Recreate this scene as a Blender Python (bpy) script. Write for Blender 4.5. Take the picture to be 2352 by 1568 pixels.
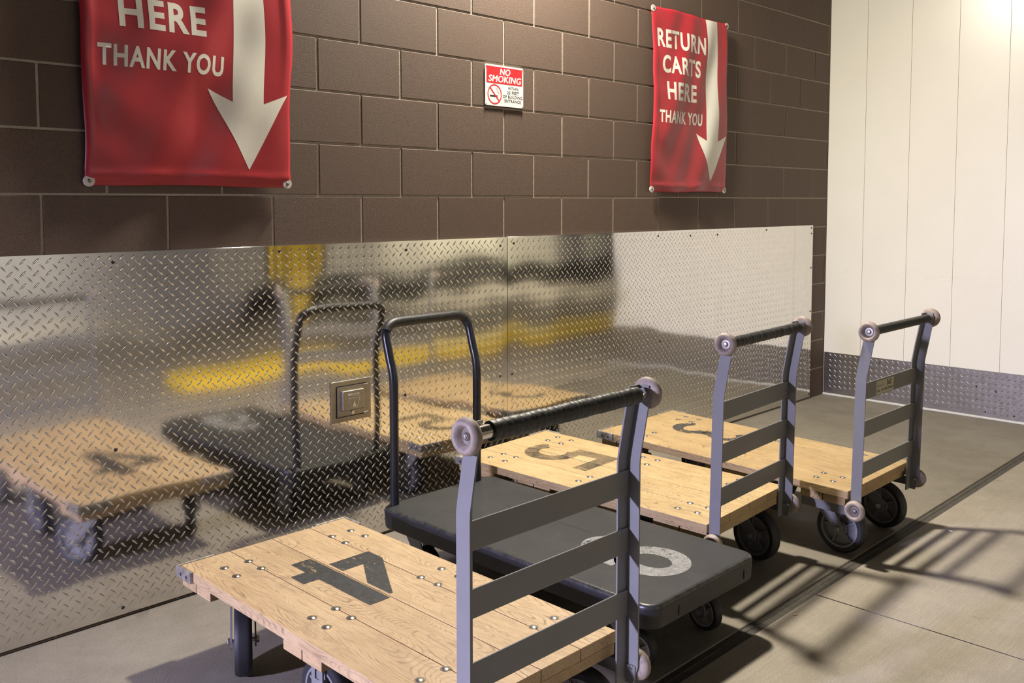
import bpy, bmesh, math, random
from mathutils import Vector, Matrix
random.seed(7)
for o in list(bpy.data.objects): bpy.data.objects.remove(o)
S = bpy.context.scene
COL = S.collection
PI = math.pi

# ------------------------------------------------------------------ camera, world, lights, exposure
cam_d = bpy.data.cameras.new('camera'); cam = bpy.data.objects.new('camera', cam_d); COL.objects.link(cam)
cam.matrix_world = Matrix(((0.69896, 0.04712, -0.71360, -1.0346),
                           (-0.71516, 0.04605, -0.69744, -3.0817),
                           (0.0, 0.99783, 0.06588, 1.4001),
                           (0, 0, 0, 1)))
cam_d.sensor_width = 36; cam_d.lens = 2131.4/2352*36
cam_d.shift_x = -11.76/2352; cam_d.shift_y = -181.0/2352
cam_d.clip_start = .05; cam_d.clip_end = 100
S.camera = cam
W = bpy.data.worlds.new('night_sky'); S.world = W; W.use_nodes = True
bg = W.node_tree.nodes['Background']; bg.inputs[0].default_value = (.62, .64, .74, 1); bg.inputs[1].default_value = .045
S.view_settings.view_transform = 'Standard'; S.view_settings.look = 'None'
S.view_settings.exposure = 0.0; S.view_settings.gamma = 1.0; S.view_settings.use_curve_mapping = False

def area(name, loc, target, size, power, color, size_y=None):
    l = bpy.data.lights.new(name, 'AREA'); l.energy = power; l.color = color
    l.shape = 'RECTANGLE'; l.size = size; l.size_y = size_y or size
    o = bpy.data.objects.new(name, l); COL.objects.link(o); o.location = loc
    o.rotation_euler = (Vector(target)-Vector(loc)).to_track_quat('-Z', 'Y').to_euler()
    return o
area('wall_lamp_light_warm', (2.04, -.30, 3.42), (2.5, -1.1, 0), .24, 214, (1.0, .92, .78), .2)
area('wall_lamp_light_cool', (-4.2, -.45, 1.62), (-1.2, -1.5, 0), .28, 170, (.66, .64, 1.0), .2).data.spread = math.radians(75)
area('opposite_wall_added_fill', (9.0, -6.9, 4.2), (9.2, -8.2, .6), .9, 100, (1.0, .94, .78), .5).data.spread = math.radians(80)  # added fill with no fixture, brightens the cream wall the plates reflect
area('opposite_door_added_fill', (1.2, -6.9, 4.2), (1.2, -8.2, .8), .9, 110, (.96, .95, .95), .5).data.spread = math.radians(80)  # added fill, unseen source, lifts the grey door mirrored in the left panel

# ------------------------------------------------------------------ materials
def mat(name):
    m = bpy.data.materials.new(name); m.use_nodes = True
    nt = m.node_tree; return m, nt, nt.nodes['Principled BSDF']
def nd(nt, t, **kw):
    n = nt.nodes.new(t)
    for k, v in kw.items():
        if hasattr(n, k): setattr(n, k, v)
        else: n.inputs[k.replace('_', ' ')].default_value = v
    return n
def lk(nt, a, b): nt.links.new(a, b)
def coords(nt, scale=(1, 1, 1), kind='Object'):
    tc = nt.nodes.new('ShaderNodeTexCoord'); mp = nt.nodes.new('ShaderNodeMapping')
    mp.inputs['Scale'].default_value = scale; lk(nt, tc.outputs[kind], mp.inputs['Vector']); return mp.outputs['Vector']
def noise(nt, vec, scale, detail=4, rough=.6, dist=0):
    n = nt.nodes.new('ShaderNodeTexNoise'); n.inputs['Scale'].default_value = scale; n.inputs['Detail'].default_value = detail
    n.inputs['Roughness'].default_value = rough; n.inputs['Distortion'].default_value = dist
    lk(nt, vec, n.inputs['Vector']); return n.outputs['Fac']
def ramp(nt, fac, stops):
    r = nt.nodes.new('ShaderNodeValToRGB'); lk(nt, fac, r.inputs[0]); el = r.color_ramp.elements
    while len(el) < len(stops): el.new(.5)
    for e, (p, c) in zip(el, stops):
        e.position = p; e.color = (*c, 1) if len(c) == 3 else c
    return r.outputs[0]
def mixc(nt, fac, a, b, mode='MIX'):
    m = nt.nodes.new('ShaderNodeMix'); m.data_type = 'RGBA'; m.blend_type = mode
    for i, v in ((0, fac), (6, a), (7, b)):
        if hasattr(v, 'is_linked') or hasattr(v, 'links'): lk(nt, v, m.inputs[i])
        elif i == 0: m.inputs[0].default_value = v
        else: m.inputs[i].default_value = (*v, 1)
    return m.outputs[2]
def math_(nt, op, a, b=0.0):
    m = nt.nodes.new('ShaderNodeMath'); m.operation = op
    for i, v in ((0, a), (1, b)):
        if hasattr(v, 'links'): lk(nt, v, m.inputs[i])
        else: m.inputs[i].default_value = v
    return m.outputs[0]
def bump(nt, b, h, strength, dist):
    n = nt.nodes.new('ShaderNodeBump'); n.inputs['Strength'].default_value = strength; n.inputs['Distance'].default_value = dist
    lk(nt, h, n.inputs['Height']); lk(nt, n.outputs[0], b.inputs['Normal']); return n
def simple(name, c, rough=.5, metal=0.0, var=.12, scale=30, bmp=0.0):
    m, nt, b = mat(name); v = coords(nt)
    f = noise(nt, v, scale, 5)
    lo = tuple(x*(1-var) for x in c); hi = tuple(min(1, x*(1+var)) for x in c)
    lk(nt, ramp(nt, f, [(.3, lo), (.7, hi)]), b.inputs['Base Color'])
    b.inputs['Roughness'].default_value = rough; b.inputs['Metallic'].default_value = metal
    if bmp: bump(nt, b, f, bmp, .002)
    return m

def make_block_mat():
    m, nt, b = mat('painted_concrete_block'); v = coords(nt)
    g = nt.nodes.new('ShaderNodeNewGeometry')
    fine = noise(nt, v, 330, 4, .85); big = noise(nt, v, 3, 4, .6); pit = noise(nt, v, 260, 3, .6)
    base = ramp(nt, g.outputs['Random Per Island'], [(0, (.108, .070, .051)), (1, (.126, .083, .060))])
    c = mixc(nt, math_(nt, 'MULTIPLY', big, .5), base, (.098, .063, .046))
    c = mixc(nt, ramp(nt, fine, [(.54, (0, 0, 0)), (.70, (1, 1, 1))]), c, (.24, .175, .135))
    c = mixc(nt, ramp(nt, pit, [(.34, (1, 1, 1)), (.44, (0, 0, 0))]), c, (.05, .032, .023))
    lk(nt, c, b.inputs['Base Color']); b.inputs['Roughness'].default_value = .75
    h = math_(nt, 'ADD', fine, math_(nt, 'MULTIPLY', pit, 1.2)); bump(nt, b, h, .5, .0016)
    return m
def make_mortar_mat():
    m, nt, b = mat('mortar'); v = coords(nt); f = noise(nt, v, 60, 5)
    lk(nt, ramp(nt, f, [(.3, (.34, .30, .235)), (.7, (.44, .39, .31))]), b.inputs['Base Color'])
    b.inputs['Roughness'].default_value = .9; bump(nt, b, f, .5, .003); return m
def make_plate_mat(name, col, rough, wave, wscale):
    m, nt, b = mat(name)
    b.inputs['Metallic'].default_value = 1.0
    v = coords(nt); v2 = coords(nt, (1.0, 1.0, .55))
    sm = noise(nt, v, 22, 6, .7)
    lk(nt, ramp(nt, sm, [(.3, tuple(x*.9 for x in col)), (.7, col)]), b.inputs['Base Color'])
    r = nt.nodes.new('ShaderNodeMapRange'); lk(nt, sm, r.inputs['Value']); r.inputs['To Min'].default_value = rough*.75; r.inputs['To Max'].default_value = rough*1.35
    lk(nt, r.outputs[0], b.inputs['Roughness'])
    w = noise(nt, v2, wscale, 1, .4); bump(nt, b, w, 1.0, wave); return m
def make_concrete(name, c1, c2, streak, dark):
    m, nt, b = mat(name); v = coords(nt); vs = coords(nt, streak)
    big = noise(nt, v, 1.6, 5, .65, .4); mid = noise(nt, v, 9, 5, .7); st = noise(nt, vs, 4, 4, .7); sp = noise(nt, v, 5.5, 3, .5, .6); gr = noise(nt, v, 240, 3, .8)
    c = mixc(nt, ramp(nt, big, [(.35, (0, 0, 0)), (.68, (1, 1, 1))]), c1, c2)
    c = mixc(nt, math_(nt, 'MULTIPLY', ramp(nt, st, [(.35, (0, 0, 0)), (.7, (1, 1, 1))]), .38), c, tuple(x*.72 for x in c1))
    c = mixc(nt, math_(nt, 'MULTIPLY', ramp(nt, mid, [(.45, (0, 0, 0)), (.75, (1, 1, 1))]), .35), c, tuple(x*1.25 for x in c2))
    c = mixc(nt, math_(nt, 'MULTIPLY', ramp(nt, sp, [(.66, (0, 0, 0)), (.78, (1, 1, 1))]), .55), c, dark)
    c = mixc(nt, math_(nt, 'MULTIPLY', ramp(nt, gr, [(.46, (0, 0, 0)), (.68, (1, 1, 1))]), .45), c, tuple(x*1.45 for x in c2))
    c = mixc(nt, math_(nt, 'MULTIPLY', ramp(nt, noise(nt, v, 170, 3, .8), [(.34, (1, 1, 1)), (.48, (0, 0, 0))]), .40), c, dark)
    lk(nt, c, b.inputs['Base Color']); b.inputs['Roughness'].default_value = .72
    bump(nt, b, math_(nt, 'ADD', math_(nt, 'MULTIPLY', st, 1.0), math_(nt, 'MULTIPLY', gr, .8)), .55, .003); return m
def make_wood(name, light, mid, dark, seed):
    m, nt, b = mat(name)
    tc = nt.nodes.new('ShaderNodeTexCoord'); g = nt.nodes.new('ShaderNodeNewGeometry')
    off = nt.nodes.new('ShaderNodeCombineXYZ')
    lk(nt, math_(nt, 'MULTIPLY', g.outputs['Random Per Island'], 37.0), off.inputs[0]); lk(nt, math_(nt, 'MULTIPLY', g.outputs['Random Per Island'], 91.0), off.inputs[1])
    off.inputs[2].default_value = seed
    add = nt.nodes.new('ShaderNodeVectorMath'); add.operation = 'ADD'; lk(nt, tc.outputs['Object'], add.inputs[0]); lk(nt, off.outputs[0], add.inputs[1])
    def mp(s):
        q = nt.nodes.new('ShaderNodeMapping'); q.inputs['Scale'].default_value = s; lk(nt, add.outputs[0], q.inputs['Vector']); return q.outputs[0]
    cat = noise(nt, mp((6, .95, 6)), 1.0, 2, .4, .35)                 # level curves of a slow noise make cathedral rings
    rings = math_(nt, 'SINE', math_(nt, 'MULTIPLY', cat, 520.0))
    fib = noise(nt, mp((230, 6, 230)), 1.0, 5, .75); pores = noise(nt, mp((520, 20, 520)), 1.0, 2, .6); brk = noise(nt, mp((60, 9, 60)), 1.0, 3, .7)
    blot = noise(nt, mp((5, 2.4, 5)), 1.0, 6, .72, .4); dirt = noise(nt, mp((9, 4.5, 9)), 1.0, 8, .82, .9); red = noise(nt, mp((5, 1.2, 5)), 1.0, 4, .7)
    zone = noise(nt, mp((8, 1.6, 8)), 1.0, 3, .6)
    c = mixc(nt, ramp(nt, blot, [(.32, (0, 0, 0)), (.68, (1, 1, 1))]), light, mid)
    c = mixc(nt, math_(nt, 'MULTIPLY', ramp(nt, red, [(.58, (0, 0, 0)), (.75, (1, 1, 1))]), .35), c, (mid[0]*.85, mid[1]*.72, mid[2]*.65))
    rl = math_(nt, 'MULTIPLY', ramp(nt, rings, [(.50, (0, 0, 0)), (.99, (1, 1, 1))]), ramp(nt, brk, [(.36, (.1, .1, .1)), (.6, (1, 1, 1))]))
    c = mixc(nt, math_(nt, 'MULTIPLY', rl, math_(nt, 'MULTIPLY', ramp(nt, zone, [(.35, (.25, .25, .25)), (.65, (1, 1, 1))]), .78)), c, dark)
    c = mixc(nt, math_(nt, 'MULTIPLY', ramp(nt, fib, [(.52, (0, 0, 0)), (.66, (1, 1, 1))]), .50), c, dark)
    c = mixc(nt, math_(nt, 'MULTIPLY', ramp(nt, pores, [(.60, (0, 0, 0)), (.72, (1, 1, 1))]), .50), c, tuple(x*.5 for x in dark))
    c = mixc(nt, math_(nt, 'MULTIPLY', ramp(nt, dirt, [(.53, (0, 0, 0)), (.72, (1, 1, 1))]), .60), c, (.17, .11, .062))
    lk(nt, c, b.inputs['Base Color']); b.inputs['Roughness'].default_value = .58
    bump(nt, b, math_(nt, 'SUBTRACT', fib, rl), .25, .002); return m
def make_stencil(name, col, wear, streaks, saw=0.0, scratch=0.0):
    # paint worn through to the board beneath: transparent where it has rubbed off
    m, nt, b = mat(name); out = nt.nodes['Material Output']
    v = coords(nt, streaks); v2 = coords(nt)
    f = math_(nt, 'ADD', math_(nt, 'MULTIPLY', noise(nt, v, 14, 4, .75), .6), math_(nt, 'MULTIPLY', noise(nt, v2, 7, 5, .75, .5), .6))
    if saw:
        sep = nt.nodes.new('ShaderNodeSeparateXYZ'); lk(nt, v2, sep.inputs[0])
        ph = math_(nt, 'ADD', math_(nt, 'MULTIPLY', sep.outputs[1], 820.0), math_(nt, 'MULTIPLY', noise(nt, v2, 12, 3), 9.0))
        f = math_(nt, 'ADD', f, math_(nt, 'MULTIPLY', math_(nt, 'SINE', ph), saw))
    if scratch:
        tv = coords(nt, (3.0, 1.1, 3)); w = noise(nt, tv, 13, 2, .5, 1.6); w2 = noise(nt, coords(nt, (1.2, 3.2, 3)), 17, 2, .5, 1.2)
        for q in (w, w2):
            f = math_(nt, 'ADD', f, math_(nt, 'MULTIPLY', ramp(nt, q, [(.488, (0, 0, 0)), (.497, (1, 1, 1)), (.506, (0, 0, 0))]), math_(nt, 'MULTIPLY', noise(nt, v2, 22, 2, .5), scratch)))
    keep = ramp(nt, f, [(wear, (1, 1, 1)), (wear+.04, (0, 0, 0))])
    tr = nt.nodes.new('ShaderNodeBsdfTransparent'); mx = nt.nodes.new('ShaderNodeMixShader')
    lk(nt, keep, mx.inputs[0]); lk(nt, tr.outputs[0], mx.inputs[1]); lk(nt, b.outputs[0], mx.inputs[2]); lk(nt, mx.outputs[0], out.inputs[0])
    sc = noise(nt, v2, 60, 3, .7)
    lk(nt, ramp(nt, sc, [(.45, col), (.72, tuple(min(1, x*1.6+.01) for x in col))]), b.inputs['Base Color']); b.inputs['Roughness'].default_value = .6
    return m
def make_white_panel():
    m, nt, b = mat('white_metal_panel'); v = coords(nt); vs = coords(nt, (1, 1.2, 6))
    f = noise(nt, v, 2, 4); sc = noise(nt, vs, 3.2, 6, .75, 1.2)
    c = ramp(nt, f, [(.3, (.80, .775, .69)), (.7, (.84, .815, .73))])
    sep = nt.nodes.new('ShaderNodeSeparateXYZ'); tc = nt.nodes.new('ShaderNodeTexCoord'); lk(nt, tc.outputs['Object'], sep.inputs[0])
    band = math_(nt, 'SUBTRACT', 1.0, math_(nt, 'MINIMUM', math_(nt, 'MULTIPLY', math_(nt, 'ABSOLUTE', math_(nt, 'SUBTRACT', sep.outputs[2], .90)), 7.0), 1.0))
    msk = math_(nt, 'MULTIPLY', ramp(nt, sc, [(.49, (0, 0, 0)), (.497, (1, 1, 1)), (.503, (0, 0, 0))]), math_(nt, 'MULTIPLY', band, .35))
    c = mixc(nt, msk, c, (.35, .33, .29))
    lk(nt, c, b.inputs['Base Color']); b.inputs['Roughness'].default_value = .28; return m
def make_vinyl():
    m, nt, b = mat('red_banner_vinyl'); v = coords(nt, (1, 1, 1)); vw = coords(nt, (260, 1, 30))
    f = noise(nt, v, 4, 4); w = noise(nt, vw, 1, 2)
    lk(nt, ramp(nt, f, [(.3, (.35, .020, .030)), (.7, (.41, .026, .038))]), b.inputs['Base Color'])
    b.inputs['Roughness'].default_value = .36; bump(nt, b, w, .15, .001); return m
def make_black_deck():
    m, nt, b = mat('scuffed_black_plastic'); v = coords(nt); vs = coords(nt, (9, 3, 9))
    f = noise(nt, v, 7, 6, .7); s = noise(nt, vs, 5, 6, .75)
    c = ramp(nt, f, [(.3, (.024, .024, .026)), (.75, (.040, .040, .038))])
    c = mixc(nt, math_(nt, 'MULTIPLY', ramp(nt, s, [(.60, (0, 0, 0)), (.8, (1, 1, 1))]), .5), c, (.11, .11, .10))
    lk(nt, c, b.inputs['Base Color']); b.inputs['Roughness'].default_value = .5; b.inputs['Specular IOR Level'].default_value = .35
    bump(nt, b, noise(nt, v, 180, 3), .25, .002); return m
def make_roller_mat():
    m, nt, b = mat('worn_cream_rubber'); v = coords(nt); f = noise(nt, v, 28, 5, .7, .5)
    lk(nt, ramp(nt, f, [(.3, (.17, .135, .11)), (.5, (.29, .235, .19)), (.75, (.40, .33, .26))]), b.inputs['Base Color']); b.inputs['Roughness'].default_value = .6; return m

M = {}
M['block'] = make_block_mat(); M['mortar'] = make_mortar_mat()
M['plate'] = make_plate_mat('aluminium_tread_plate', (.82, .80, .76), .075, .011, 2.3)
M['kick'] = make_plate_mat('dull_aluminium_tread_plate', (.42, .40, .375), .30, .005, 3.0)
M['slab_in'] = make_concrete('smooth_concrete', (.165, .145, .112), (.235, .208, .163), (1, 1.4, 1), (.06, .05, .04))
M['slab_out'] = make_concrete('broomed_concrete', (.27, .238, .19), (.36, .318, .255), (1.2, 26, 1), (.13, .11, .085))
M['joint'] = simple('joint_sealant', (.065, .057, .046), .8, 0, .3, 40, .3)
M['dark_gap'] = simple('dark_gap', (.02, .018, .016), .9)
M['white_panel'] = make_white_panel()
M['white_trim'] = simple('white_trim_paint', (.62, .62, .57), .5, 0, .1, 20)
M['vinyl'] = make_vinyl()
M['print_white'] = simple('white_print', (.80, .775, .69), .45, 0, .04, 8)
M['zinc'] = simple('zinc_plated_steel', (.72, .71, .68), .28, 1, .1, 60)
M['dark_steel'] = simple('dark_steel', (.16, .15, .14), .4, 1, .2, 60)
M['screw'] = simple('blackened_screw', (.05, .045, .04), .4, .6, .2, 60)
M['washer'] = simple('pale_washer', (.62, .60, .54), .45, .1, .08, 40)
M['sign_white'] = simple('white_sign_face', (.76, .76, .72), .35, 0, .02, 8)
M['sign_red'] = simple('red_sign_ink', (.62, .022, .03), .4, 0, .05, 8)
M['ink'] = simple('black_ink', (.018, .018, .018), .5, 0, .1, 8)
M['wood'] = [make_wood('worn_maple_board', (.54, .39, .215), (.43, .295, .150), (.13, .075, .034), 0.0),
             make_wood('worn_maple_board_yellow', (.52, .380, .190), (.43, .300, .138), (.12, .072, .030), 3.7),
             make_wood('worn_maple_board_tan', (.48, .340, .165), (.37, .252, .115), (.10, .060, .024), 8.1)]
M['grey_paint'] = simple('grey_enamel', (.180, .180, .178), .42, .0, .05, 9)
M['tape'] = simple('black_wrap_tape', (.020, .020, .019), .46, 0, .6, 90, .6)
M['rubber'] = simple('black_rubber', (.016, .016, .018), .6, 0, .2, 30)
M['hub'] = simple('grey_cast_hub', (.20, .20, .21), .5, .2, .12, 30)
M['chrome'] = simple('chrome_tube', (.78, .77, .75), .14, 1, .05, 60)
M['roller'] = make_roller_mat()
M['cast'] = simple('worn_cast_metal', (.30, .28, .25), .45, .5, .4, 45, .3)
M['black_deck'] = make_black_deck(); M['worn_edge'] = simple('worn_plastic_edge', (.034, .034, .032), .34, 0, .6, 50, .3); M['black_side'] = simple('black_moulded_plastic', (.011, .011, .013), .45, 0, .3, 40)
M['tube_black'] = simple('satin_black_tube', (.016, .017, .02), .3, 0, .2, 20)
M['caster_light'] = simple('light_grey_wheel_core', (.40, .38, .33), .5, 0, .1, 30)
M['box_steel'] = simple('brushed_stainless', (.40, .375, .33), .36, 1, .1, 40)
M['yellow'] = simple('yellow_safety_paint', (.93, .64, .05), .45, 0, .08, 10)
M['navy'] = simple('dark_stripe_paint', (.012, .014, .02), .5)
M['cream_wall'] = simple('cream_wall_paint', (.74, .70, .58), .6, 0, .04, 3)
M['grey_door'] = simple('grey_door_paint', (.46, .44, .42), .5, 0, .06, 3)
M['black_band'] = simple('black_rubber_band', (.012, .012, .013), .6)
M['soffit'] = simple('soffit_paint', (.07, .065, .06), .8)
M['lamp_body'] = simple('lamp_housing', (.05, .045, .04), .5)
M['sticker'] = simple('aluminium_sticker', (.50, .47, .36), .45, 0, .05, 30)
M['faded_ink'] = simple('faded_ink', (.19, .165, .10), .6)
M['leaf'] = simple('dry_leaf', (.42, .32, .16), .8)
M['chalk'] = simple('white_chip', (.8, .78, .72), .7)
M['st4'] = make_stencil('black_stencil_worn', (.017, .018, .018), .685, (10, 1.6, 4), .03, .30)
M['st5'] = make_stencil('black_stencil_grainy', (.022, .022, .020), .57, (8, 3, 4), .15, 0)
M['st3'] = make_stencil('black_stencil_soft', (.040, .037, .030), .63, (5, 2, 4))
M['st6'] = make_stencil('white_stencil_scuffed', (.20, .20, .19), .68, (5, 9, 4), 0, .3)

# ------------------------------------------------------------------ mesh helpers
def finish(bm, name, mats, parent=None, smooth=None):
    me = bpy.data.meshes.new(name); bmesh.ops.recalc_face_normals(bm, faces=bm.faces); bm.to_mesh(me); bm.free()
    for m in (mats if isinstance(mats, (list, tuple)) else [mats]): me.materials.append(m)
    o = bpy.data.objects.new(name, me); COL.objects.link(o)
    if parent: o.parent = parent
    if smooth is not None:
        for p in me.polygons: p.use_smooth = True
        if smooth < 180:
            me.set_sharp_from_angle(angle=math.radians(smooth))
            if len(me.polygons) < 20000: w = o.modifiers.new('normals', 'WEIGHTED_NORMAL'); w.keep_sharp = True; w.weight = 100
    return o
def merge(bm, t, mi=0):
    me = bpy.data.meshes.new('tmp'); 
    for f in t.faces: f.material_index = mi
    t.to_mesh(me); t.free(); bm.from_mesh(me); bpy.data.meshes.remove(me)
def box(bm, x0, x1, y0, y1, z0, z1, bev=0, seg=1, mi=0, mx=None, edges=None):
    t = bmesh.new(); bmesh.ops.create_cube(t, size=1)
    for v in t.verts: v.co = Vector((x0+(v.co.x+.5)*(x1-x0), y0+(v.co.y+.5)*(y1-y0), z0+(v.co.z+.5)*(z1-z0)))
    if bev: bmesh.ops.bevel(t, geom=list(t.edges), offset=bev, segments=seg, affect='EDGES', profile=.5)
    if mx: bmesh.ops.transform(t, matrix=mx, verts=t.verts)
    merge(bm, t, mi)
def lathe(bm, prof, mx=None, seg=28, mi=0, closed=False):
    """prof: (r, h) pairs, axis = local Z"""
    t = bmesh.new(); rings = []
    for r, h in prof:
        if r < 1e-6: rings.append([t.verts.new((0, 0, h))])
        else: rings.append([t.verts.new((r*math.cos(2*PI*k/seg), r*math.sin(2*PI*k/seg), h)) for k in range(seg)])
    pairs = list(zip(rings, rings[1:])) + ([(rings[-1], rings[0])] if closed else [])
    for a, b in pairs:
        for k in range(seg):
            q = (k+1) % seg
            if len(a) == 1 and len(b) > 1: t.faces.new((a[0], b[k], b[q]))
            elif len(b) == 1 and len(a) > 1: t.faces.new((a[k], a[q], b[0]))
            elif len(a) > 1: t.faces.new((a[k], a[q], b[q], b[k]))
    if mx: bmesh.ops.transform(t, matrix=mx, verts=t.verts)
    merge(bm, t, mi)
def axis_mx(loc, direction):
    return Matrix.Translation(loc) @ Vector(direction).to_track_quat('Z', 'Y').to_matrix().to_4x4()
def cyl(bm, loc, direction, r, h, bev=0, seg=20, mi=0):
    p = [(0, 0), (r, 0), (r, h), (0, h)] if not bev else [(0, 0), (r-bev, 0), (r, bev), (r, h-bev), (r-bev, h), (0, h)]
    lathe(bm, p, axis_mx(loc, direction), seg, mi)
def tube(bm, pts, r, seg=16, mi=0, radii=None):
    t = bmesh.new(); pts = [Vector(p) for p in pts]; rings = []; up = None
    for i, p in enumerate(pts):
        d = (pts[min(i+1, len(pts)-1)]-pts[max(i-1, 0)]).normalized()
        if up is None: up = d.orthogonal().normalized()
        else: up = (up-d*up.dot(d)).normalized()
        s = d.cross(up); rr = radii[i] if radii else r
        rings.append([t.verts.new(p+up*rr*math.cos(2*PI*k/seg)+s*rr*math.sin(2*PI*k/seg)) for k in range(seg)])
    for a, b in zip(rings, rings[1:]):
        for k in range(seg): t.faces.new((a[k], a[(k+1) % seg], b[(k+1) % seg], b[k]))
    t.faces.new(list(reversed(rings[0]))); t.faces.new(rings[-1]); merge(bm, t, mi)
def prism(bm, poly, z0, z1, mx=None, mi=0, bev=0):
    t = bmesh.new(); a = [t.verts.new((x, y, z0)) for x, y in poly]; b = [t.verts.new((x, y, z1)) for x, y in poly]; n = len(poly)
    t.faces.new(list(reversed(a))); t.faces.new(b)
    for k in range(n): t.faces.new((a[k], a[(k+1) % n], b[(k+1) % n], b[k]))
    bmesh.ops.triangulate(t, faces=[f for f in t.faces if len(f.verts) > 4])
    if mx: bmesh.ops.transform(t, matrix=mx, verts=t.verts)
    merge(bm, t, mi)
def band(cx, cy, ro, ri, a0, a1, n=28):
    """outline of an arc band; ro, ri = (rx, ry); degrees"""
    o = [(cx+ro[0]*math.cos(math.radians(a0+(a1-a0)*k/n)), cy+ro[1]*math.sin(math.radians(a0+(a1-a0)*k/n))) for k in range(n+1)]
    i = [(cx+ri[0]*math.cos(math.radians(a0+(a1-a0)*k/n)), cy+ri[1]*math.sin(math.radians(a0+(a1-a0)*k/n))) for k in range(n+1)]
    return [(o[k], o[k+1], i[k+1], i[k]) for k in range(n)]
def flat(bm, quads, z, mx=None, mi=0):
    t = bmesh.new()
    for q in quads: t.faces.new([t.verts.new((x, y, z)) for x, y in q])
    bmesh.ops.remove_doubles(t, verts=t.verts, dist=1e-5)
    if mx: bmesh.ops.transform(t, matrix=mx, verts=t.verts)
    merge(bm, t, mi)
WALLMX = Matrix(((1, 0, 0, 0), (0, 0, -1, 0), (0, 1, 0, 0), (0, 0, 0, 1)))      # (x, y, z) drawing -> (x, -z, y): facing -Y
def text_bm(s, x0, x1, y0, y1, offset=.02, extrude=0, shear=0, spacing=1.0):
    """lettering fitted to the rectangle x0..x1 (baseline y0, cap top y1), in drawing coordinates"""
    c = bpy.data.curves.new('t', 'FONT'); c.body = s; c.size = 1; c.offset = offset; c.extrude = 0; c.shear = shear; c.resolution_u = 6; c.space_character = spacing
    o = bpy.data.objects.new('t', c); COL.objects.link(o)
    dg = bpy.context.evaluated_depsgraph_get(); dg.update()
    me = bpy.data.meshes.new_from_object(o.evaluated_get(dg)); bpy.data.objects.remove(o); bpy.data.curves.remove(c)
    t = bmesh.new(); t.from_mesh(me); bpy.data.meshes.remove(me)
    xs = [v.co.x for v in t.verts]; ys = [v.co.y for v in t.verts]
    for v in t.verts:
        v.co.x = x0+(v.co.x-min(xs))/(max(xs)-min(xs))*(x1-x0); v.co.y = y0+(v.co.y-min(ys))/(max(ys)-min(ys))*(y1-y0); v.co.z = 0
    return t
def tag(o, label=None, cat=None, group=None, kind=None):
    for k, v in (('label', label), ('category', cat), ('group', group), ('kind', kind)):
        if v: o[k] = v
    return o
def thing(name, label, cat, loc=(0, 0, 0), rot=(0, 0, 0), group=None):
    o = bpy.data.objects.new(name, None); COL.objects.link(o); o.location = loc; o.rotation_euler = rot; o.empty_display_size = .1
    return tag(o, label, cat, group)
def struct(name, bm, mats, smooth=None): return tag(finish(bm, name, mats, None, smooth), kind='structure')

# ------------------------------------------------------------------ setting: block wall, white wall, floor, opposite side
XW = 5.31
bm = bmesh.new(); RH, BW, J = .2032, .4064, .0040
for r in range(0, 22):
    z0 = r*RH+J; z1 = (r+1)*RH-J; off = 0 if r % 2 == 0 else .5
    k = -16
    while (k+off)*BW < XW:
        x0 = (k+off)*BW+J; x1 = min((k+1+off)*BW-J, XW)
        if x1-x0 > .02:
            d = random.uniform(-.0008, .0008); c = .0022
            f = [bm.verts.new(p) for p in ((x0+c, d, z0+c), (x1-c, d, z0+c), (x1-c, d, z1-c), (x0+c, d, z1-c))]
            m_ = [bm.verts.new(p) for p in ((x0, d+c, z0), (x1, d+c, z0), (x1, d+c, z1), (x0, d+c, z1))]
            b_ = [bm.verts.new((v.co.x, .02, v.co.z)) for v in m_]
            bm.faces.new(f)
            for q in range(4):
                bm.faces.new((f[q], f[(q+1) % 4], m_[(q+1) % 4], m_[q])); bm.faces.new((m_[q], m_[(q+1) % 4], b_[(q+1) % 4], b_[q]))
        k += 1
box(bm, -16*BW, XW+.1, .0030, .2, 0, 22*RH, mi=1)
struct('wall_back', bm, [M['block'], M['mortar']])

bm = bmesh.new()                                       # white metal panels with fine vertical joints
ys = [0, -.270] + [-.270-.3045*k for k in range(1, 6)] + [-1.93]
for a, b in zip(ys, ys[1:]): box(bm, XW, XW+.05, b+.0008, a-.0008, 0, 4.4, .0008)
box(bm, XW+.006, XW+.2, ys[-1]+.003, 0, 0, 4.4, mi=1)
struct('wall_right', bm, [M['white_panel'], M['dark_gap']])
bm = bmesh.new(); box(bm, XW-.016, XW-.0005, -1.93, -.002, .0, .014, .004, 2)
struct('baseboard_right', bm, M['white_trim'], 40)

bm = bmesh.new()
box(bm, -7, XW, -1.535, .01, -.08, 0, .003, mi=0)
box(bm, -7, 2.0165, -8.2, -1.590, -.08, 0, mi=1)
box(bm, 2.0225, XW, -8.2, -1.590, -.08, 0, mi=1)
box(bm, XW, 16, -8.2, 0, -.08, -.001, mi=1)
box(bm, -7, 16, -8.2, .01, -.2, -.015, mi=2)
struct('floor', bm, [M['slab_in'], M['slab_out'], M['dark_gap']])
bm = bmesh.new(); box(bm, -7, XW, -1.5885, -1.5365, -.015, -.0035, .002); box(bm, -7, XW, -1.5605, -1.5525, -.015, -.0015, .002)
struct('trim_1', bm, M['joint'])

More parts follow.
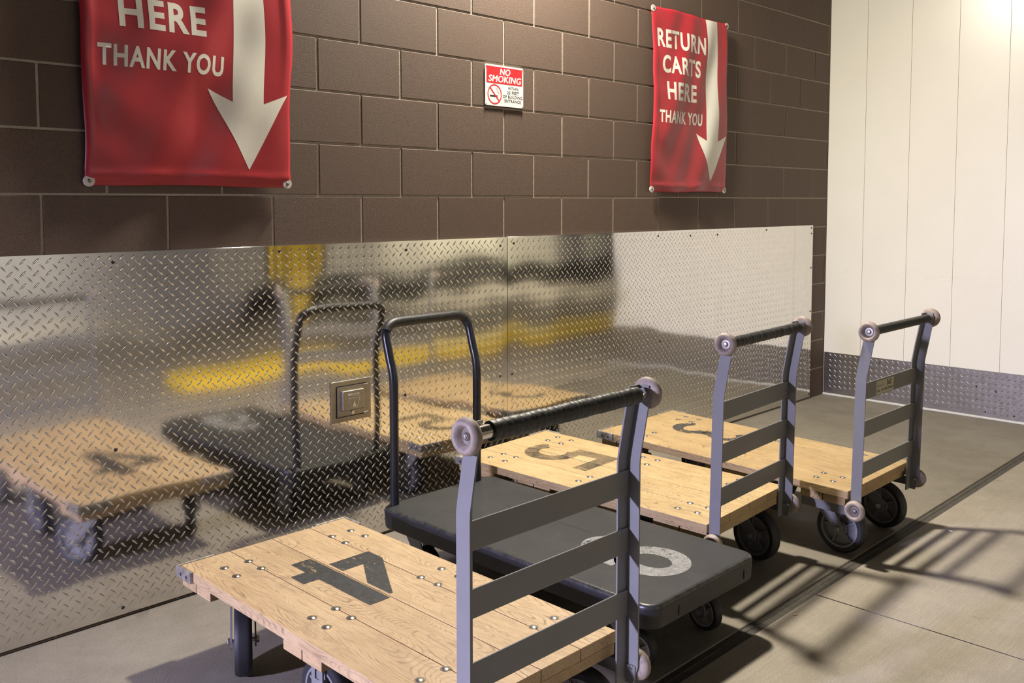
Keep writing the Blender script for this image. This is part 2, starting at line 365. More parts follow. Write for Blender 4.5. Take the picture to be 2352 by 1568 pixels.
bm = bmesh.new(); box(bm, 4.6, 16, -8.2, -8.0, 0, 4.4)
struct('wall_front', bm, M['cream_wall'])
bm = bmesh.new(); box(bm, 4.9, 16, -8.0, -7.96, 0, .42)
struct('trim_2', bm, M['black_band'])
bm = bmesh.new()
for k in range(9): box(bm, -6, 4.6, -8.05, -8.0, k*.48, k*.48+.47, .01)
struct('door_1', bm, M['grey_door'])
bm = bmesh.new(); box(bm, 2.1, 9.5, -3.78, -3.28, 0, .10, .02, 2)
struct('trim_3', bm, M['yellow'], 40)
bm = bmesh.new(); box(bm, -7, 16, -8.2, .2, 4.42, 4.6)
struct('ceiling', bm, M['soffit'])

# striped guard post across the lane (seen reflected in the metal panels)
gp = thing('guard_post', 'yellow and black striped guard post across the lane, mirrored in the metal panel', 'post', (4.05, -5.0, 0))
bm = bmesh.new(); cyl(bm, (.12, 0, 0), (0, 0, 1), .07, .78, .01); finish(bm, 'post', M['yellow'], gp, 40)
bm = bmesh.new()
for k in range(9): box(bm, -.45+k*.1, -.35+k*.1, -.02, .02, .72, 1.5, mi=k % 2)
finish(bm, 'striped_board', [M['navy'], M['yellow']], gp)

# ------------------------------------------------------------------ tread plate panels
def tread(bm, u0, u1, v0, v1, place, pitch=.0378, L=.0140, w0=.0029, h0=.0011):
    nu = int((u1-u0)/pitch)+1; nv = int((v1-v0)/pitch)+1; st = (-1, -.72, -.35, 0, .35, .72, 1)
    for i in range(nu):
        for j in range(nv):
            for o in (0, 1):
                cu = u0+(i+.3+.5*o)*pitch; cv = v0+(j+.3+.5*o)*pitch
                if cu < u0+.012 or cu > u1-.012 or cv < v0+.012 or cv > v1-.012: continue
                a = math.radians(45 if o else -45); ca, sa = math.cos(a), math.sin(a); rows = []
                for s in st:
                    w = w0*(1-s*s)**.75+.0003; h = h0*(1-s**4); x = s*L
                    rows.append([bm.verts.new(place(cu+x*ca-y*sa, cv+x*sa+y*ca, hh)) for y, hh in ((-w, 0), (-w*.45, h*.85), (w*.45, h*.85), (w, 0))])
                for A, B in zip(rows, rows[1:]):
                    for k in range(3): bm.faces.new((A[k], B[k], B[k+1], A[k+1]))
def screw(parent, loc, d, r=.0065, m='screw'):
    bm = bmesh.new(); lathe(bm, [(0, .004), (r*.45, .0036), (r*.85, .0022), (r, .0004), (r, 0)], axis_mx(loc, d), 14); return finish(bm, 'screw', M[m], parent, 60)
def wall_panel(x0, x1, z0, z1, label, screws):
    t = thing('wall_panel', label, 'wall panel', ((x0+x1)/2, 0, z0), group='diamond plate panels on the block wall')
    bm = bmesh.new(); X = (x0+x1)/2
    box(bm, x0-X, x1-X, -.006, -.0015, 0, z1-z0, .0008)
    tread(bm, x0-X, x1-X, 0, z1-z0, lambda u, v, h: (u, -.006-h, v))
    o = finish(bm, 'tread_plate', M['plate'], t, 40)
    for sx, sz in screws: screw(t, (sx-X, -.006, sz-z0), (0, -1, 0))
    return t
wall_panel(-1.0, 2.0465, .012, 1.234, 'left diamond plate metal wall panel holding the recessed water box, behind the front wooden cart',
           [(.213, 1.201), (.833, 1.213), (1.441, 1.196), (2.0, 1.194), (.204, .577), (.822, .577), (1.43, .577), (1.999, .581), (.213, .036), (.83, .036), (1.44, .036), (-.40, 1.205), (-.40, .58)])
wall_panel(2.0485, 5.093, .012, 1.234, 'right diamond plate metal wall panel beside the white wall, without any box',
           [(2.089, 1.203), (2.649, 1.208), (3.246, 1.206), (3.566, 1.2), (3.857, 1.198), (4.446, 1.214), (5.066, 1.214), (5.068, 1.175), (5.073, .934), (5.074, .625), (5.078, .314), (5.078, .035), (2.078, .58), (3.274, .608), (4.426, .058), (2.65, .58), (2.65, .04), (3.4, .04)])
kp = thing('kick_plate', 'low diamond plate strip along the foot of the white wall', 'kick plate', (XW, -.965, .0145))
bm = bmesh.new(); box(bm, -.004, -.0005, -.965, .960, 0, .297, .0006); tread(bm, -.96, .965, 0, .297, lambda u, v, h: (-.004-h, -u, v), h0=.0016)
finish(bm, 'tread_plate', M['kick'], kp, 42)
for y, z in ((-.085, .19), (-.205, .17), (-.145, .03), (-.315, .03), (.55, .27)): screw(kp, (-.004, y, z), (-1, 0, 0), .006)

# ------------------------------------------------------------------ water box
wx, wz, hw, hh = 1.148, .599, .0965, .083
wb = thing('water_box', 'square steel water box with hinged door set in the left metal panel', 'utility box', (wx, -.006, wz))
bm = bmesh.new(); box(bm, -hw, hw, -.006, .002, -hh, hh, .001, mi=0)
finish(bm, 'frame', M['box_steel'], wb)
bm = bmesh.new(); box(bm, -.075, .074, -.0064, -.0055, -.064, .064); finish(bm, 'gap', M['dark_gap'], wb)
bm = bmesh.new(); box(bm, -.071, .070, -.012, -.005, -.060, .060, .0015, 2); box(bm, -.053, .053, -.024, -.010, -.038, .044, .005, 3)
dr = finish(bm, 'door', M['box_steel'], wb, 40)
bm = bmesh.new(); t = text_bm('WATER', -.029, .029, .017, .030, .03); bmesh.ops.transform(t, matrix=WALLMX, verts=t.verts)
r = bmesh.ops.extrude_face_region(t, geom=t.faces[:]); bmesh.ops.translate(t, verts=[v for v in r['geom'] if isinstance(v, bmesh.types.BMVert)], vec=(0, -.0012, 0)); bmesh.ops.translate(t, verts=t.verts, vec=(0, -.0239, 0)); merge(bm, t)
finish(bm, 'embossed_word', M['zinc'], dr)
bm = bmesh.new()
for a, b in (((-.028, .012), (.028, .012)), ((.028, .012), (.014, -.027)), ((.014, -.027), (-.014, -.027)), ((-.014, -.027), (-.028, .012)), ((-.018, .004), (.018, .004))):
    tube(bm, [(a[0], -.0242, a[1]), (b[0], -.0242, b[1])], .0016, 6)
prism(bm, [(0, .002), (-.010, -.023), (.010, -.023)], .0238, .0256, WALLMX)
finish(bm, 'emblem', M['zinc'], dr, 60)
bm = bmesh.new(); cyl(bm, (0, -.010, -.048), (0, -1, 0), .0085, .007, .001); finish(bm, 'lock', M['zinc'], wb, 40)
for z in (.055, -.060):
    bm = bmesh.new(); box(bm, .054, .078, -.014, -.006, z-.005, z+.005, .001); finish(bm, 'hinge', M['box_steel'], wb)

# ------------------------------------------------------------------ banners
def banner(x0, z0, label, seed):
    BWd, BH = .757, 1.012; rnd = random.Random(seed)
    t = thing('banner', label, 'banner', (x0, 0, z0), group='red return cart banners')
    ph = [rnd.uniform(0, 6.28) for _ in range(8)]
    def depth(u, v):            # distance off the wall; pinned at the corners, bellying out and creased between
        a, b = u/BWd, v/BH
        edge = min(a, 1-a)*2; belly = .022*math.sin(PI*min(1, max(0, a)))**.6*(.35+.65*math.sin(PI*b)**.5)
        q = (a*.78-b*.62)                                             # long diagonal creases rising from the lower left
        fold = .0080*math.sin(11*q+ph[0])*math.sin(PI*a)**.7*math.sin(PI*b)**.5+.0040*math.sin(24*q+6*a*b+ph[1])*math.sin(PI*a)+.0024*math.sin(19*b+7*a+ph[2])*math.sin(PI*a)+.0022*math.sin(31*(a*.4+b)+ph[3])*math.exp(-((a-.1)/.12)**2)
        lip = .006*math.exp(-((a-.03)/.02)**2)*math.sin(PI*b)+.008*math.exp(-((a-.965)/.018)**2)*(.5+.5*math.sin(5*b+ph[3]))+.006*math.exp(-((b-.035)/.012)**2)*(.4+.6*math.sin(13*a+ph[4])**2)
        side = (.010+.016*math.sin(PI*b)**.7*(1-edge))
        return max(.006, .006+belly+fold+lip+side)
    def wob(u, v):              # edges are not ruler straight
        a, b = u/BWd, v/BH
        return u+.006*math.sin(7*b+ph[5])*(1-2*a)+.004*math.sin(15*b+ph[6])*math.sin(PI*b), v+.004*math.sin(6*a+ph[7])*math.sin(PI*a)*(1-2*b)
    def put(u, v, d=0):
        q = wob(u, v); return (q[0], -depth(u, v)-d, q[1])
    bm = bmesh.new(); nu, nv = 64, 86
    fr = [[bm.verts.new(put(BWd*i/nu, BH*j/nv)) for j in range(nv+1)] for i in range(nu+1)]
    bk = [[bm.verts.new(Vector(put(BWd*i/nu, BH*j/nv))+Vector((0, .0012, 0))) for j in range(nv+1)] for i in range(nu+1)]
    for i in range(nu):
        for j in range(nv):
            bm.faces.new((fr[i][j], fr[i+1][j], fr[i+1][j+1], fr[i][j+1])); bm.faces.new((bk[i][j], bk[i][j+1], bk[i+1][j+1], bk[i+1][j]))
    for i in range(nu):
        for j in (0, nv): bm.faces.new((fr[i][j], bk[i][j], bk[i+1][j], fr[i+1][j]))
    for j in range(nv):
        for i in (0, nu): bm.faces.new((fr[i][j], fr[i][j+1], bk[i][j+1], bk[i][j]))
    finish(bm, 'sheet', M['vinyl'], t, 180)
    def printed(tm, name, parent):
        for ax, n, span in (((1, 0, 0), 52, BWd), ((0, 1, 0), 70, BH)):
            for k in range(1, n):
                bmesh.ops.bisect_plane(tm, geom=tm.verts[:]+tm.edges[:]+tm.faces[:], plane_co=Vector(ax)*span*k/n, plane_no=ax)
        for v in tm.verts: v.co = Vector(put(v.co.x, v.co.y, .0004))
        bm = bmesh.new(); merge(bm, tm); return finish(bm, name, M['print_white'], parent, 180)
    for s, a, b, c, d in (('RETURN', .040, .500, .796, .897), ('CARTS', .078, .456, .658, .757), ('HERE', .120, .412, .514, .613), ('THANK YOU', .050, .484, .384, .455)):
        printed(text_bm(s, a, b, c, d, .030, spacing=1.13), 'lettering', t)
    tm = bmesh.new(); flat(tm, [((.520, .300), (.641, .300), (.641, BH-.003), (.520, BH-.003))], 0)
    tm2 = tm; t2 = bmesh.new(); pts = [(.427, .340), (.520, .300), (.641, .300), (.742, .340), (.580, .062)]
    f = t2.faces.new([t2.verts.new((x, y, 0)) for x, y in pts]); bmesh.ops.triangulate(t2, faces=[f]); merge(tm2, t2)
    bmesh.ops.remove_doubles(tm2, verts=tm2.verts, dist=1e-5)
    printed(tm2, 'arrow', t)
    for u, v in ((.014, .014), (BWd-.014, .014), (.014, BH-.014), (BWd-.014, BH-.014)):
        q = put(u, v); bm = bmesh.new()
        lathe(bm, [(.0045, .001), (.006, .003), (.0175, .003), (.0185, .0018), (.0185, -.002)], axis_mx((q[0], q[1]-.0005, q[2]), (0, -1, 0)), 24)
        w = finish(bm, 'washer', M['washer'], t, 40)
        bm = bmesh.new(); lathe(bm, [(0, .006), (.003, .0055), (.0062, .003), (.0065, 0), (.004, -.003)], axis_mx((q[0], q[1]-.001, q[2]), (0, -1, 0)), 14); finish(bm, 'screw', M['dark_steel'], w, 50)
banner(.122, 1.452, 'large red vinyl banner nearest the camera, cropped at top, left of the no smoking sign', 3)
banner(3.150, 1.453, 'red vinyl banner near the white wall with its whole return carts message visible', 11)

# ------------------------------------------------------------------ no smoking sign
sx, sz, SW, SH = 1.9045, 1.838, .2485, .185
ns = thing('no_smoking_sign', 'small white and red no smoking sign on the block wall', 'sign', (sx, 0, sz))
def rrect(x0, x1, y0, y1, r, n=5):
    p = []
    for cx, cy, a in ((x1-r, y1-r, 0), (x0+r, y1-r, 90), (x0+r, y0+r, 180), (x1-r, y0+r, 270)):
        p += [(cx+r*math.cos(math.radians(a+90*k/n)), cy+r*math.sin(math.radians(a+90*k/n))) for k in range(n+1)]
    return p
bm = bmesh.new(); prism(bm, rrect(0, SW, 0, SH, .008), .003, .0065, WALLMX); finish(bm, 'plate', M['sign_white'], ns)
bm = bmesh.new(); prism(bm, rrect(.008, SW-.008, .102, SH-.007, .005), .0066, .0069, WALLMX); finish(bm, 'red_panel', M['sign_red'], ns)
def sign_text(s, a, b, c, d, m, z, off=.0, shear=0):
    bm = bmesh.new(); w = (d-c)*(.050 if m is M['sign_white'] else .028)      # heavier strokes by overprinting
    for i, (dx, dy) in enumerate(((-w, 0), (w, 0), (0, w*.6), (0, -w*.6), (0, 0))):
        t = text_bm(s, a+w, b-w, c, d, 0, 0, shear, 1.06); bmesh.ops.translate(t, verts=t.verts, vec=(dx, dy, z+.00004*i)); bmesh.ops.transform(t, matrix=WALLMX, verts=t.verts); merge(bm, t)
    return finish(bm, 'lettering', m, ns)
sign_text('NO', .093, .162, .143, .171, M['sign_white'], .0071, 0, .18)
sign_text('SMOKING', .020, .234, .109, .138, M['sign_white'], .0071, 0, .18)
for s, a, b, y in (('WITHIN', .146, .214, .079), ('25 FEET', .140, .220, .0595), ('OF BUILDING', .112, .243, .040), ('ENTRANCE', .124, .232, .0205)):
    sign_text(s, a, b, y, y+.0135, M['ink'], .0067)
bm = bmesh.new(); flat(bm, band(.060, .052, (.0455, .0455), (.0395, .0395), 0, 360, 48), .0069, WALLMX)
dv = Vector((.7071, -.7071)); pv = Vector((.7071, .7071))*.0032
a = Vector((.060, .052))-dv*.041; b = Vector((.060, .052))+dv*.041
flat(bm, [[tuple(a-pv), tuple(b-pv), tuple(b+pv), tuple(a+pv)]], .0070, WALLMX); finish(bm, 'prohibition_ring', M['sign_red'], ns)
bm = bmesh.new(); flat(bm, [((.030, .040), (.078, .040), (.078, .048), (.030, .048)), ((.081, .040), (.083, .040), (.083, .048), (.081, .048))], .0067, WALLMX)
for dx in (0, .010):
    p = [(.086-.018*k/12+.004*math.sin(k*.9)+dx*.6, .052+.030*k/12) for k in range(13)]
    for q, r in zip(p, p[1:]): flat(bm, [((q[0]-.0008, q[1]), (q[0]+.0008, q[1]), (r[0]+.0008, r[1]), (r[0]-.0008, r[1]))], .0067, WALLMX)
finish(bm, 'cigarette_picture', M['ink'], ns)
for u, v in ((.006, .006), (SW-.006, .006), (.006, SH-.006), (SW-.006, SH-.006)): screw(ns, (u, -.0065, v), (0, -1, 0), .0022, 'dark_steel')

# ------------------------------------------------------------------ casters
def caster(parent, px, py, ztop, phi, trail, R, wid, zf, rigid=False, hubm='hub', name='caster'):
    """pivot px,py; phi = heading of the trail (radians from +x); wheel bottom at zf"""
    hx, hy = px+trail*math.cos(phi), py+trail*math.sin(phi)
    mx = Matrix.Translation((px, py, 0)) @ Matrix.Rotation(phi, 4, 'Z'); zc = zf+R
    bm = bmesh.new(); g = wid/2+.007
    box(bm, -.052, .052, -.045, .045, ztop-.007, ztop, .002, 1, 0, Matrix.Translation((px, py, 0)))
    if not rigid: lathe(bm, [(0, ztop-.030), (.030, ztop-.030), (.038, ztop-.020), (.038, ztop-.012), (.032, ztop-.006)], Matrix.Translation((px, py, 0)), 24)
    box(bm, -.034, .034, -g-.004, g+.004, ztop-.032, ztop-.026, .002, 1, 0, mx)
    side = Matrix(((1, 0, 0, 0), (0, 0, 1, 0), (0, 1, 0, 0), (0, 0, 0, 1)))     # (x, y, z) -> (x, z, y)
    for s in (-1, 1):
        lo, hi = (g, g+.005) if s > 0 else (-g-.005, -g)
        if rigid:
            w = .026
            box(bm, -w, w, lo, hi, zc-.022, ztop-.075, .001, 1, 0, mx); box(bm, -w, -.011, lo, hi, ztop-.0755, ztop-.040, 0, 1, 0, mx); box(bm, .009, w, lo, hi, ztop-.0755, ztop-.040, 0, 1, 0, mx); box(bm, -w, w, lo, hi, ztop-.0405, ztop-.004, .001, 1, 0, mx)
        else:
            prism(bm, [(-.042, ztop-.026), (.038, ztop-.026), (trail+.024, zc+.012), (trail+.019, zc-.012), (trail+.004, zc-.022), (trail-.014, zc-.018), (trail-.021, zc)], lo, hi, mx @ side)
    c = finish(bm, name, M['grey_paint'], parent, 40)
    am = Matrix.Translation((hx, hy, zc)) @ Matrix.Rotation(phi, 4, 'Z') @ Matrix.Rotation(PI/2, 4, 'X')
    h = wid/2
    bm = bmesh.new(); lathe(bm, [(R*.76, -h*.92), (R*.93, -h), (R*.985, -h*.72), (R, -h*.4), (R, h*.4), (R*.985, h*.72), (R*.93, h), (R*.76, h*.92)], am, 44, 0, True); finish(bm, 'tire', M['rubber'], c, 40)
    bm = bmesh.new(); lathe(bm, [(R*.77, -h*.96), (R*.70, -h*.96), (R*.66, -h*.35), (R*.30, -h*.3), (R*.27, -h*.98), (R*.1, -h*.98), (R*.1, h*.98), (R*.27, h*.98), (R*.30, h*.3), (R*.66, h*.35), (R*.70, h*.96), (R*.77, h*.96)], am, 36, 0, True)
    for k in range(5):
        rm = am @ Matrix.Rotation(2*PI*k/5+.5, 4, 'Z')
        box(bm, R*.25, R*.70, -.003, .003, -h*.8, h*.8, .001, 1, 0, rm)
    finish(bm, 'wheel_hub', M[hubm], c, 40)
    bm = bmesh.new(); cyl(bm, am @ Vector((0, 0, -g-.014)), am.to_3x3() @ Vector((0, 0, 1)), .006, 2*g+.028, 0, 12)
    for s in (-1, 1):
        q = am @ Vector((0, 0, s*(g+.005))); cyl(bm, q, am.to_3x3() @ Vector((0, 0, s)), .011, .008, .001, 6)
    finish(bm, 'axle', M['zinc'], c, 40)
    return c

# ------------------------------------------------------------------ wooden platform carts
def wooden_cart(label, loc, tilt, yaw, h, L, post_off, zt, a, grip, wood, stencil, stm, swivel, slats=((.641, .706), (.490, .555), (.326, .391)), bearers=((.43, .608), (-.15, .03), (-.608, -.42)), midy=-.045):
    t = thing('platform_cart', label, 'cart', (loc[0], loc[1], 0), (tilt, 0, yaw), 'wooden platform carts')
    Wd = .600; th = .033; hb = h-th; beam = .031; zb_ = hb-beam; E = -L/2
    wm = M['wood'][wood]
    bm = bmesh.new()                                                      # deck of four planks
    for x0, x1 in ((-Wd/2, -.1365), (-.1352, .0152), (.0165, .1583), (.1596, Wd/2)):
        box(bm, x0, x1, -L/2, L/2, hb, h-random.uniform(0, .0006), .0035, 2)
    finish(bm, 'deck', wm, t, 35)
    for y0, y1 in bearers:   # cross bearers, two boards each
        ym = (y0+y1)/2
        bm = bmesh.new()
        for p, q in ((y0, ym-.0015), (ym+.0015, y1)): box(bm, -Wd/2+.004, Wd/2-.004, p, q, zb_, hb-.0003, .004, 2)
        finish(bm, 'cross_bearer', wm, t, 35)
    for by in (.450, -.022, -.485):                                        # carriage bolts; a flat dark ring paints the shade of each countersink
        for bx in (-.218, -.140, .163, .242):
            for dy in (-.039, .039):
                jx, jy = random.uniform(-.004, .004), random.uniform(-.004, .004)
                bm = bmesh.new(); lathe(bm, [(.0090, .0004), (.0128, .0005)], Matrix.Translation((bx+jx, by+dy+jy, h)), 18, 1)
                lathe(bm, [(0, .0034), (.005, .0030), (.008, .0016), (.0098, .0004)], Matrix.Translation((bx+jx, by+dy+jy-.0018, h)), 18, 0)
                finish(bm, 'bolt', [M['zinc'], M['dark_steel']], t, 60)
    for s in (-1, 1):                                                      # cast corner bumpers at the far end
        X, Y = s*Wd/2, L/2; bm = bmesh.new()
        sg = lambda x0, x1: (min(x0, x1), max(x0, x1))
        box(bm, *sg(X, X+s*.011), Y-.085, Y+.010, h-.034, h+.0015, .004, 2)
        box(bm, *sg(X-s*.115, X+s*.011), Y, Y+.011, h-.034, h+.0015, .004, 2)
        for k in (.025, .060): cyl(bm, (X+s*.0106, Y-k, h-.018), (s, 0, 0), .005, .0010, 0, 12, 1)
        for k in (.035, .085): cyl(bm, (X-s*k, Y+.0106, h-.018), (0, 1, 0), .005, .0010, 0, 12, 1)
        finish(bm, 'corner_bumper', [M['cast'], M['dark_gap']], t, 40)
    # handle end: angle-iron posts, slats, bar, rollers, brackets
    yp = E-post_off; P = .288; D = .042; lean = -.030; zbend = slats[0][1]+.030; zbot = .176; zr = .222
    def yo(z): return 0 if z < zbend else lean*(z-zbend)/(zt-zbend)
    for s in (-1, 1):
        bm = bmesh.new(); tb = bmesh.new()
        prof = [(s*P, 0), (s*P, -D), (s*(P-.0045), -D), (s*(P-.0045), -.0045), (s*(P-D), -.0045), (s*(P-D), 0)]
        zs = [zbot, zbot+.05, zbend-.012, zbend+.004, zbend+.02, zt-.01, zt+.022]; rings = []
        for z in zs:
            k = .62 if z == zbot else (.8 if z == zs[-1] else 1)
            rings.append([tb.verts.new((x, yp+y*(k if abs(y) > .01 else 1)+yo(z), z)) for x, y in prof])
        for A, B in zip(rings, rings[1:]):
            for k in range(6): tb.faces.new((A[k], A[(k+1) % 6], B[(k+1) % 6], B[k]))
        tb.faces.new(rings[0]); tb.faces.new(list(reversed(rings[-1]))); bmesh.ops.triangulate(tb, faces=[f for f in tb.faces if len(f.verts) > 4])
        merge(bm, tb); finish(bm, 'handle_post', M['grey_paint'], t, 30)
        bm = bmesh.new(); box(bm, *sorted((s*(P-.004), s*(P-.0085))), yp-.036, -L/2+.20, zb_-.038, zb_-.001, .0015)
        box(bm, *sorted((s*(P-.0085), s*(P-.07))), -L/2+.02, -L/2+.20, zb_-.006, zb_-.001, .001)
        finish(bm, 'bracket', M['grey_paint'], t)
        for zc, yc in ((zt, yp-.021+lean), (zr, yp-.025)):                 # bumper rollers outside each post
            am = axis_mx((s*(P+.001), yc, zc), (s, 0, 0))
            bm = bmesh.new(); lathe(bm, [(.008, 0), (.026, 0), (.0355, .003), (.0395, .009), (.0400, .014), (.0385, .021), (.0345, .0265), (.0295, .0285), (.0250, .0265), (.0205, .0205), (.0178, .0135), (.0165, .011), (.008, .0105)], am, 40)
            ro = finish(bm, 'bumper_roller', M['roller'], t, 60)
            bm = bmesh.new(); lathe(bm, [(.0155, .0108), (.0155, .0124), (.0085, .0126), (.0085, .017), (.0068, .0195), (.0055, .0197), (.0055, .0225), (0, .0235)], am, 20); finish(bm, 'bolt', M['box_steel'], ro, 40)
            bm = bmesh.new(); lathe(bm, [(.007, -.0048), (.007, -.009), (.0055, -.0115), (0, -.0125)], am, 16); finish(bm, 'nut', M['zinc'], ro, 40)
    for z0, z1 in slats:
        bm = bmesh.new(); box(bm, -P+.005, P-.005, yp-.0095, yp-.0047, z0, z1, .001); sl = finish(bm, 'slat', M['grey_paint'], t)
        if grip == 'plain' and z0 > .6: top = sl
    yb = yp-.021+lean
    bm = bmesh.new(); tube(bm, [(-P+.003, yb, zt), (P-.003, yb, zt)], .0158, 24); finish(bm, 'handle_bar', M['chrome'], t, 40)
    bm = bmesh.new()
    if grip == 'plain':
        tube(bm, [(-P+.022, yb, zt), (-P+.026, yb, zt), (P-.026, yb, zt), (P-.022, yb, zt)], .0175, 24, 0, [.0168, .0178, .0178, .0168]); finish(bm, 'rubber_grip', M['tape'], t, 40)
    else:
        r0 = .0210 if grip == 'thick' else .0192; x = -P+(.048 if grip == 'thick' else .026); pts = []; rad = []; rr = random.Random(5 if grip == 'thick' else 9)
        while x < P-.030:
            stp = rr.uniform(.006, .024); b = r0+rr.uniform(-.0008, .0008)
            pts += [(x, yb, zt), (x+.0012, yb, zt), (x+stp*.5, yb, zt), (x+stp-.0008, yb, zt)]; rad += [b-.0008, b, b+.0004, b-.0002]; x += stp
        tube(bm, pts, r0, 26, 0, rad); finish(bm, 'tape_grip', M['tape'], t, 60)
    # painted number
    bm = bmesh.new(); flat(bm, stencil, h+.0005); finish(bm, 'stencilled_number', stm, t)
    # casters: swivelling ones at the ends, fixed ones in the middle
    tt = math.tan(tilt)
    for (px, py, phi) in swivel:
        wy = py+.072*math.sin(phi); caster(t, px, py, zb_, phi, .072, .100, .050, -wy*tt)
    for px in (-.205, .205): caster(t, px, midy, zb_, PI/2, 0, .1, .050, -midy*tt, True, 'hub', 'fixed_caster')
    return t, (top if grip == 'plain' else None), yp

four = [((-.061, -.033), (.008, -.033), (.008, .370), (-.061, .370)), ((-.112, .218), (-.061, .218), (-.061, .289), (-.112, .289)),
        ((.024, .218), (.171, .218), (.171, .292), (.024, .292)), ((.024, -.012), (.034, -.012), (.171, .218), (.098, .218)), ((.024, -.012), (.098, .218), (.098, .218), (.024, .095))]
four = [q if len(set(q)) == 4 else tuple(dict.fromkeys(q)) for q in four]
five = [((-.095, .075), (.150, .075), (.150, .140), (-.095, .140)), ((.082, .140), (.150, .140), (.143, .285), (.070, .285))] + band(.034, .352, (.128, .122), (.060, .062), -52, -310, 36)
three = band(.070, .335, (.100, .100), (.055, .045), 28, 262, 26) + band(.066, .150, (.086, .090), (.046, .048), 98, 330, 24) + [((.015, .228), (.085, .228), (.085, .262), (.015, .262))]
six = band(-.003, -.420, (.121, .124), (.051, .067), 0, 360, 40) + band(.0, -.345, (.127, .198), (.055, .130), 182, 46, 22)

wooden_cart('wooden platform cart in the foreground with black number 4 and tape-wrapped handle', (.524, -1.018), 0, -.0066, .290, 1.220, .040, .926, .302, 'thick', 0, four, M['st4'],
            [(-.18, .45, math.radians(-119)), (.20, .45, math.radians(-60)), (-.20, -.485, math.radians(-80)), (.20, -.485, math.radians(-70))], ((.663, .728), (.5155, .580), (.352, .4185)))
wooden_cart('wooden platform cart with worn number 5, between the black cart and the farthest cart', (1.951, -.7175), .0163, .0533, .2894, 1.218, .002, .9286, .31, 'thin', 1, five, M['st5'],
            [(-.20, .45, math.radians(-90)), (.20, .45, math.radians(-70)), (-.20, -.485, math.radians(-88)), (.20, -.485, math.radians(-100))], ((.645, .712), (.493, .562), (.338, .405)), ((.40, .607), (.10, .27), (-.235, .055), (-.607, -.385)))
c3, top_slat, yp = wooden_cart('farthest wooden platform cart, nearest the white wall, with property sticker and bare black handle', (2.683, -.909), .0182, -.0026, .2918, 1.240, .006, .9213, .3055, 'plain', 2, three, M['st3'],
            [(-.20, .45, math.radians(-110)), (.20, .45, math.radians(-75)), (-.20, -.485, math.radians(-92)), (.20, -.485, math.radians(-96))])
# property sticker on the top slat (a part of that slat)
def stk(bm_, z): bmesh.ops.translate(bm_, verts=bm_.verts, vec=(0, 0, z)); bmesh.ops.transform(bm_, matrix=WALLMX, verts=bm_.verts); bmesh.ops.translate(bm_, verts=bm_.verts, vec=(-.118, yp-.0095, .645)); return bm_
bm = bmesh.new(); q = bmesh.new(); prism(q, [(0, 0), (.165, 0), (.165, .054), (0, .054)], .0002, .0008); merge(bm, stk(q, 0)); st = finish(bm, 'property_sticker', M['sticker'], top_slat); st['label'] = 'aluminium property sticker'
bm = bmesh.new(); merge(bm, stk(text_bm('363', .098, .142, .027, .050, .03), .0011)); q = text_bm('SELF-STORAGE', .079, .158, .009, .020, .03); merge(bm, stk(q, .0011)); finish(bm, 'black_lettering', M['ink'], top_slat)
bm = bmesh.new(); merge(bm, stk(text_bm('Property of:', .008, .074, .026, .040, .005), .0011))
for k in range(8):
    if k != 4: q = bmesh.new(); flat(q, [((.007+k*.0085, .009), (.0135+k*.0085, .009), (.0135+k*.0085, .018), (.007+k*.0085, .018))], 0); merge(bm, stk(q, .0011))
finish(bm, 'faded_lettering', M['faded_ink'], top_slat)

# ------------------------------------------------------------------ black plastic cart
bx0, bx1, by0, by1, bh = 1.046, 1.622, -1.582, -.322, .258
CX, CY = (bx0+bx1)/2, (by0+by1)/2
bc = thing('platform_cart', 'black moulded plastic platform cart with white number 6, between two wooden carts', 'cart', (CX, CY, 0))
bm = bmesh.new(); tb = bmesh.new()
def ring(ins, z, r): return [tb.verts.new((x, y, z)) for x, y in rrect(bx0-CX+ins, bx1-CX-ins, by0-CY+ins, by1-CY-ins, max(.01, r-ins), 8)]
prof = [(.06, bh-.078), (.012, bh-.078), (.006, bh-.075), (.003, bh-.069), (.0, bh-.020), (.0, bh-.011), (.0025, bh-.0045), (.0075, bh-.001), (.014, bh)]
rings = [ring(i, z, .052) for i, z in prof]
for A, B in zip(rings, rings[1:]):
    n = len(A)
    for k in range(n): tb.faces.new((A[k], A[(k+1) % n], B[(k+1) % n], B[k]))
tb.faces.new(rings[-1]); tb.faces.new(list(reversed(rings[0]))); merge(bm, tb)
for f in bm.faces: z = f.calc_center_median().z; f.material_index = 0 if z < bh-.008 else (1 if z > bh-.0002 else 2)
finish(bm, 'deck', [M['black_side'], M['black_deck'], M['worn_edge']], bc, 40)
bm = bmesh.new(); box(bm, .0550, .0574, -.112, .30, bh+.0001, bh+.0004)
finish(bm, 'seam', M['dark_gap'], bc)
for xx in (-.16, .20):
    bm = bmesh.new(); box(bm, xx, xx+.002, by0-CY-.0006, by0-CY+.001, bh-.060, bh-.028); finish(bm, 'seam', M['dark_gap'], bc)
bm = bmesh.new(); flat(bm, six, bh+.0006); finish(bm, 'stencilled_number', M['st6'], bc)
lx, rx, hy = 1.104-CX, 1.530-CX, -.345-CY
def arc_pts(p0, p1, p2, n=7):
    return [tuple(((1-t)**2)*Vector(p0)+2*t*(1-t)*Vector(p1)+t*t*Vector(p2)) for t in [k/n for k in range(n+1)]]
ht, ly = .940, .060
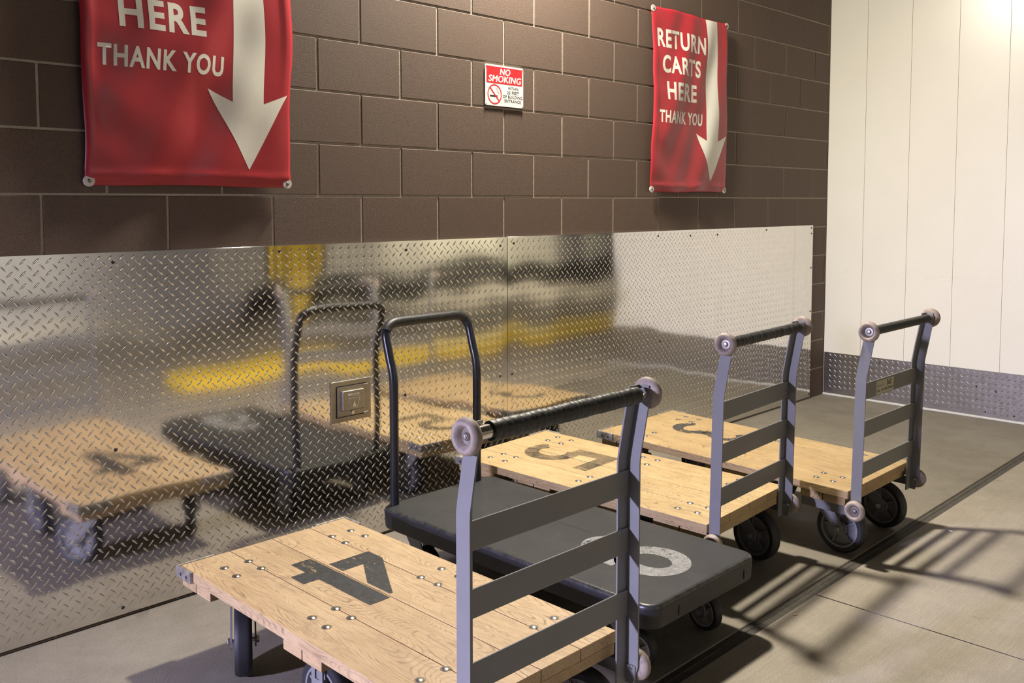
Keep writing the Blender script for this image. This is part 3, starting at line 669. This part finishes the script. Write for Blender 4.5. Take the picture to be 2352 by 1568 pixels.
A = [(lx, hy, bh-.05), (lx, hy, .62)] + arc_pts((lx, hy, .70), (lx, hy, .755), (lx, hy+.020, .80))
A += arc_pts((lx, hy+ly-.016, .882), (lx, hy+ly, ht), (lx+.075, hy+ly, ht)); B = arc_pts((rx-.075, hy+ly, ht), (rx, hy+ly, ht), (rx, hy+ly-.016, .882))
Cc = arc_pts((rx, hy+.020, .80), (rx, hy, .755), (rx, hy, .70)) + [(rx, hy, .62), (rx, hy, bh-.05)]
bm = bmesh.new(); tube(bm, A+B+Cc, .0168, 18); finish(bm, 'handle', M['tube_black'], bc, 60)
bm = bmesh.new(); tube(bm, A[-6:]+B[:7], .0195, 18); finish(bm, 'rubber_grip', M['tape'], bc, 60)
for px, py, phi in ((-.20, -.455, -75), (.185, -.455, -97), (-.2, .5, -90), (.2, .5, -90)):
    caster(bc, px, py, bh-.078, math.radians(phi), .045, .064, .034, 0, False, 'caster_light')

# ------------------------------------------------------------------ small litter on the floor, wall lamps out of the frame
def bit(name, x, y, r, label, m, seed, cat):
    rr = random.Random(seed); bm = bmesh.new(); p = [(r*rr.uniform(.6, 1.1)*math.cos(2*PI*k/9), .5*r*rr.uniform(.6, 1.1)*math.sin(2*PI*k/9)) for k in range(9)]
    prism(bm, p, 0, .002, Matrix.Translation((x, y, .0002)) @ Matrix.Rotation(rr.uniform(0, 3), 4, 'Z')); tag(finish(bm, name, m), label, cat)
bit('dry_leaf', 1.815, -1.615, .011, 'small dry leaf scrap on the floor beside the dark joint', M['leaf'], 1, 'leaf')
bit('paint_chip', 3.02, -1.70, .010, 'white chip on the concrete in front of the farthest cart', M['chalk'], 2, 'debris')
for i, (x, y, z, lab) in enumerate(((2.04, 0, 3.48, 'wall lamp above the block wall between the two banners'), (-4.2, 0, 1.62, 'wall lamp low on the left end of the block wall'))):
    wl = thing('wall_lamp', lab, 'lamp', (x, y, z), group='wall lamps above the frame')
    bm = bmesh.new(); box(bm, -.16, .16, -.70, -.004, .04, .14, .015, 2); finish(bm, 'housing', M['lamp_body'], wl, 40)
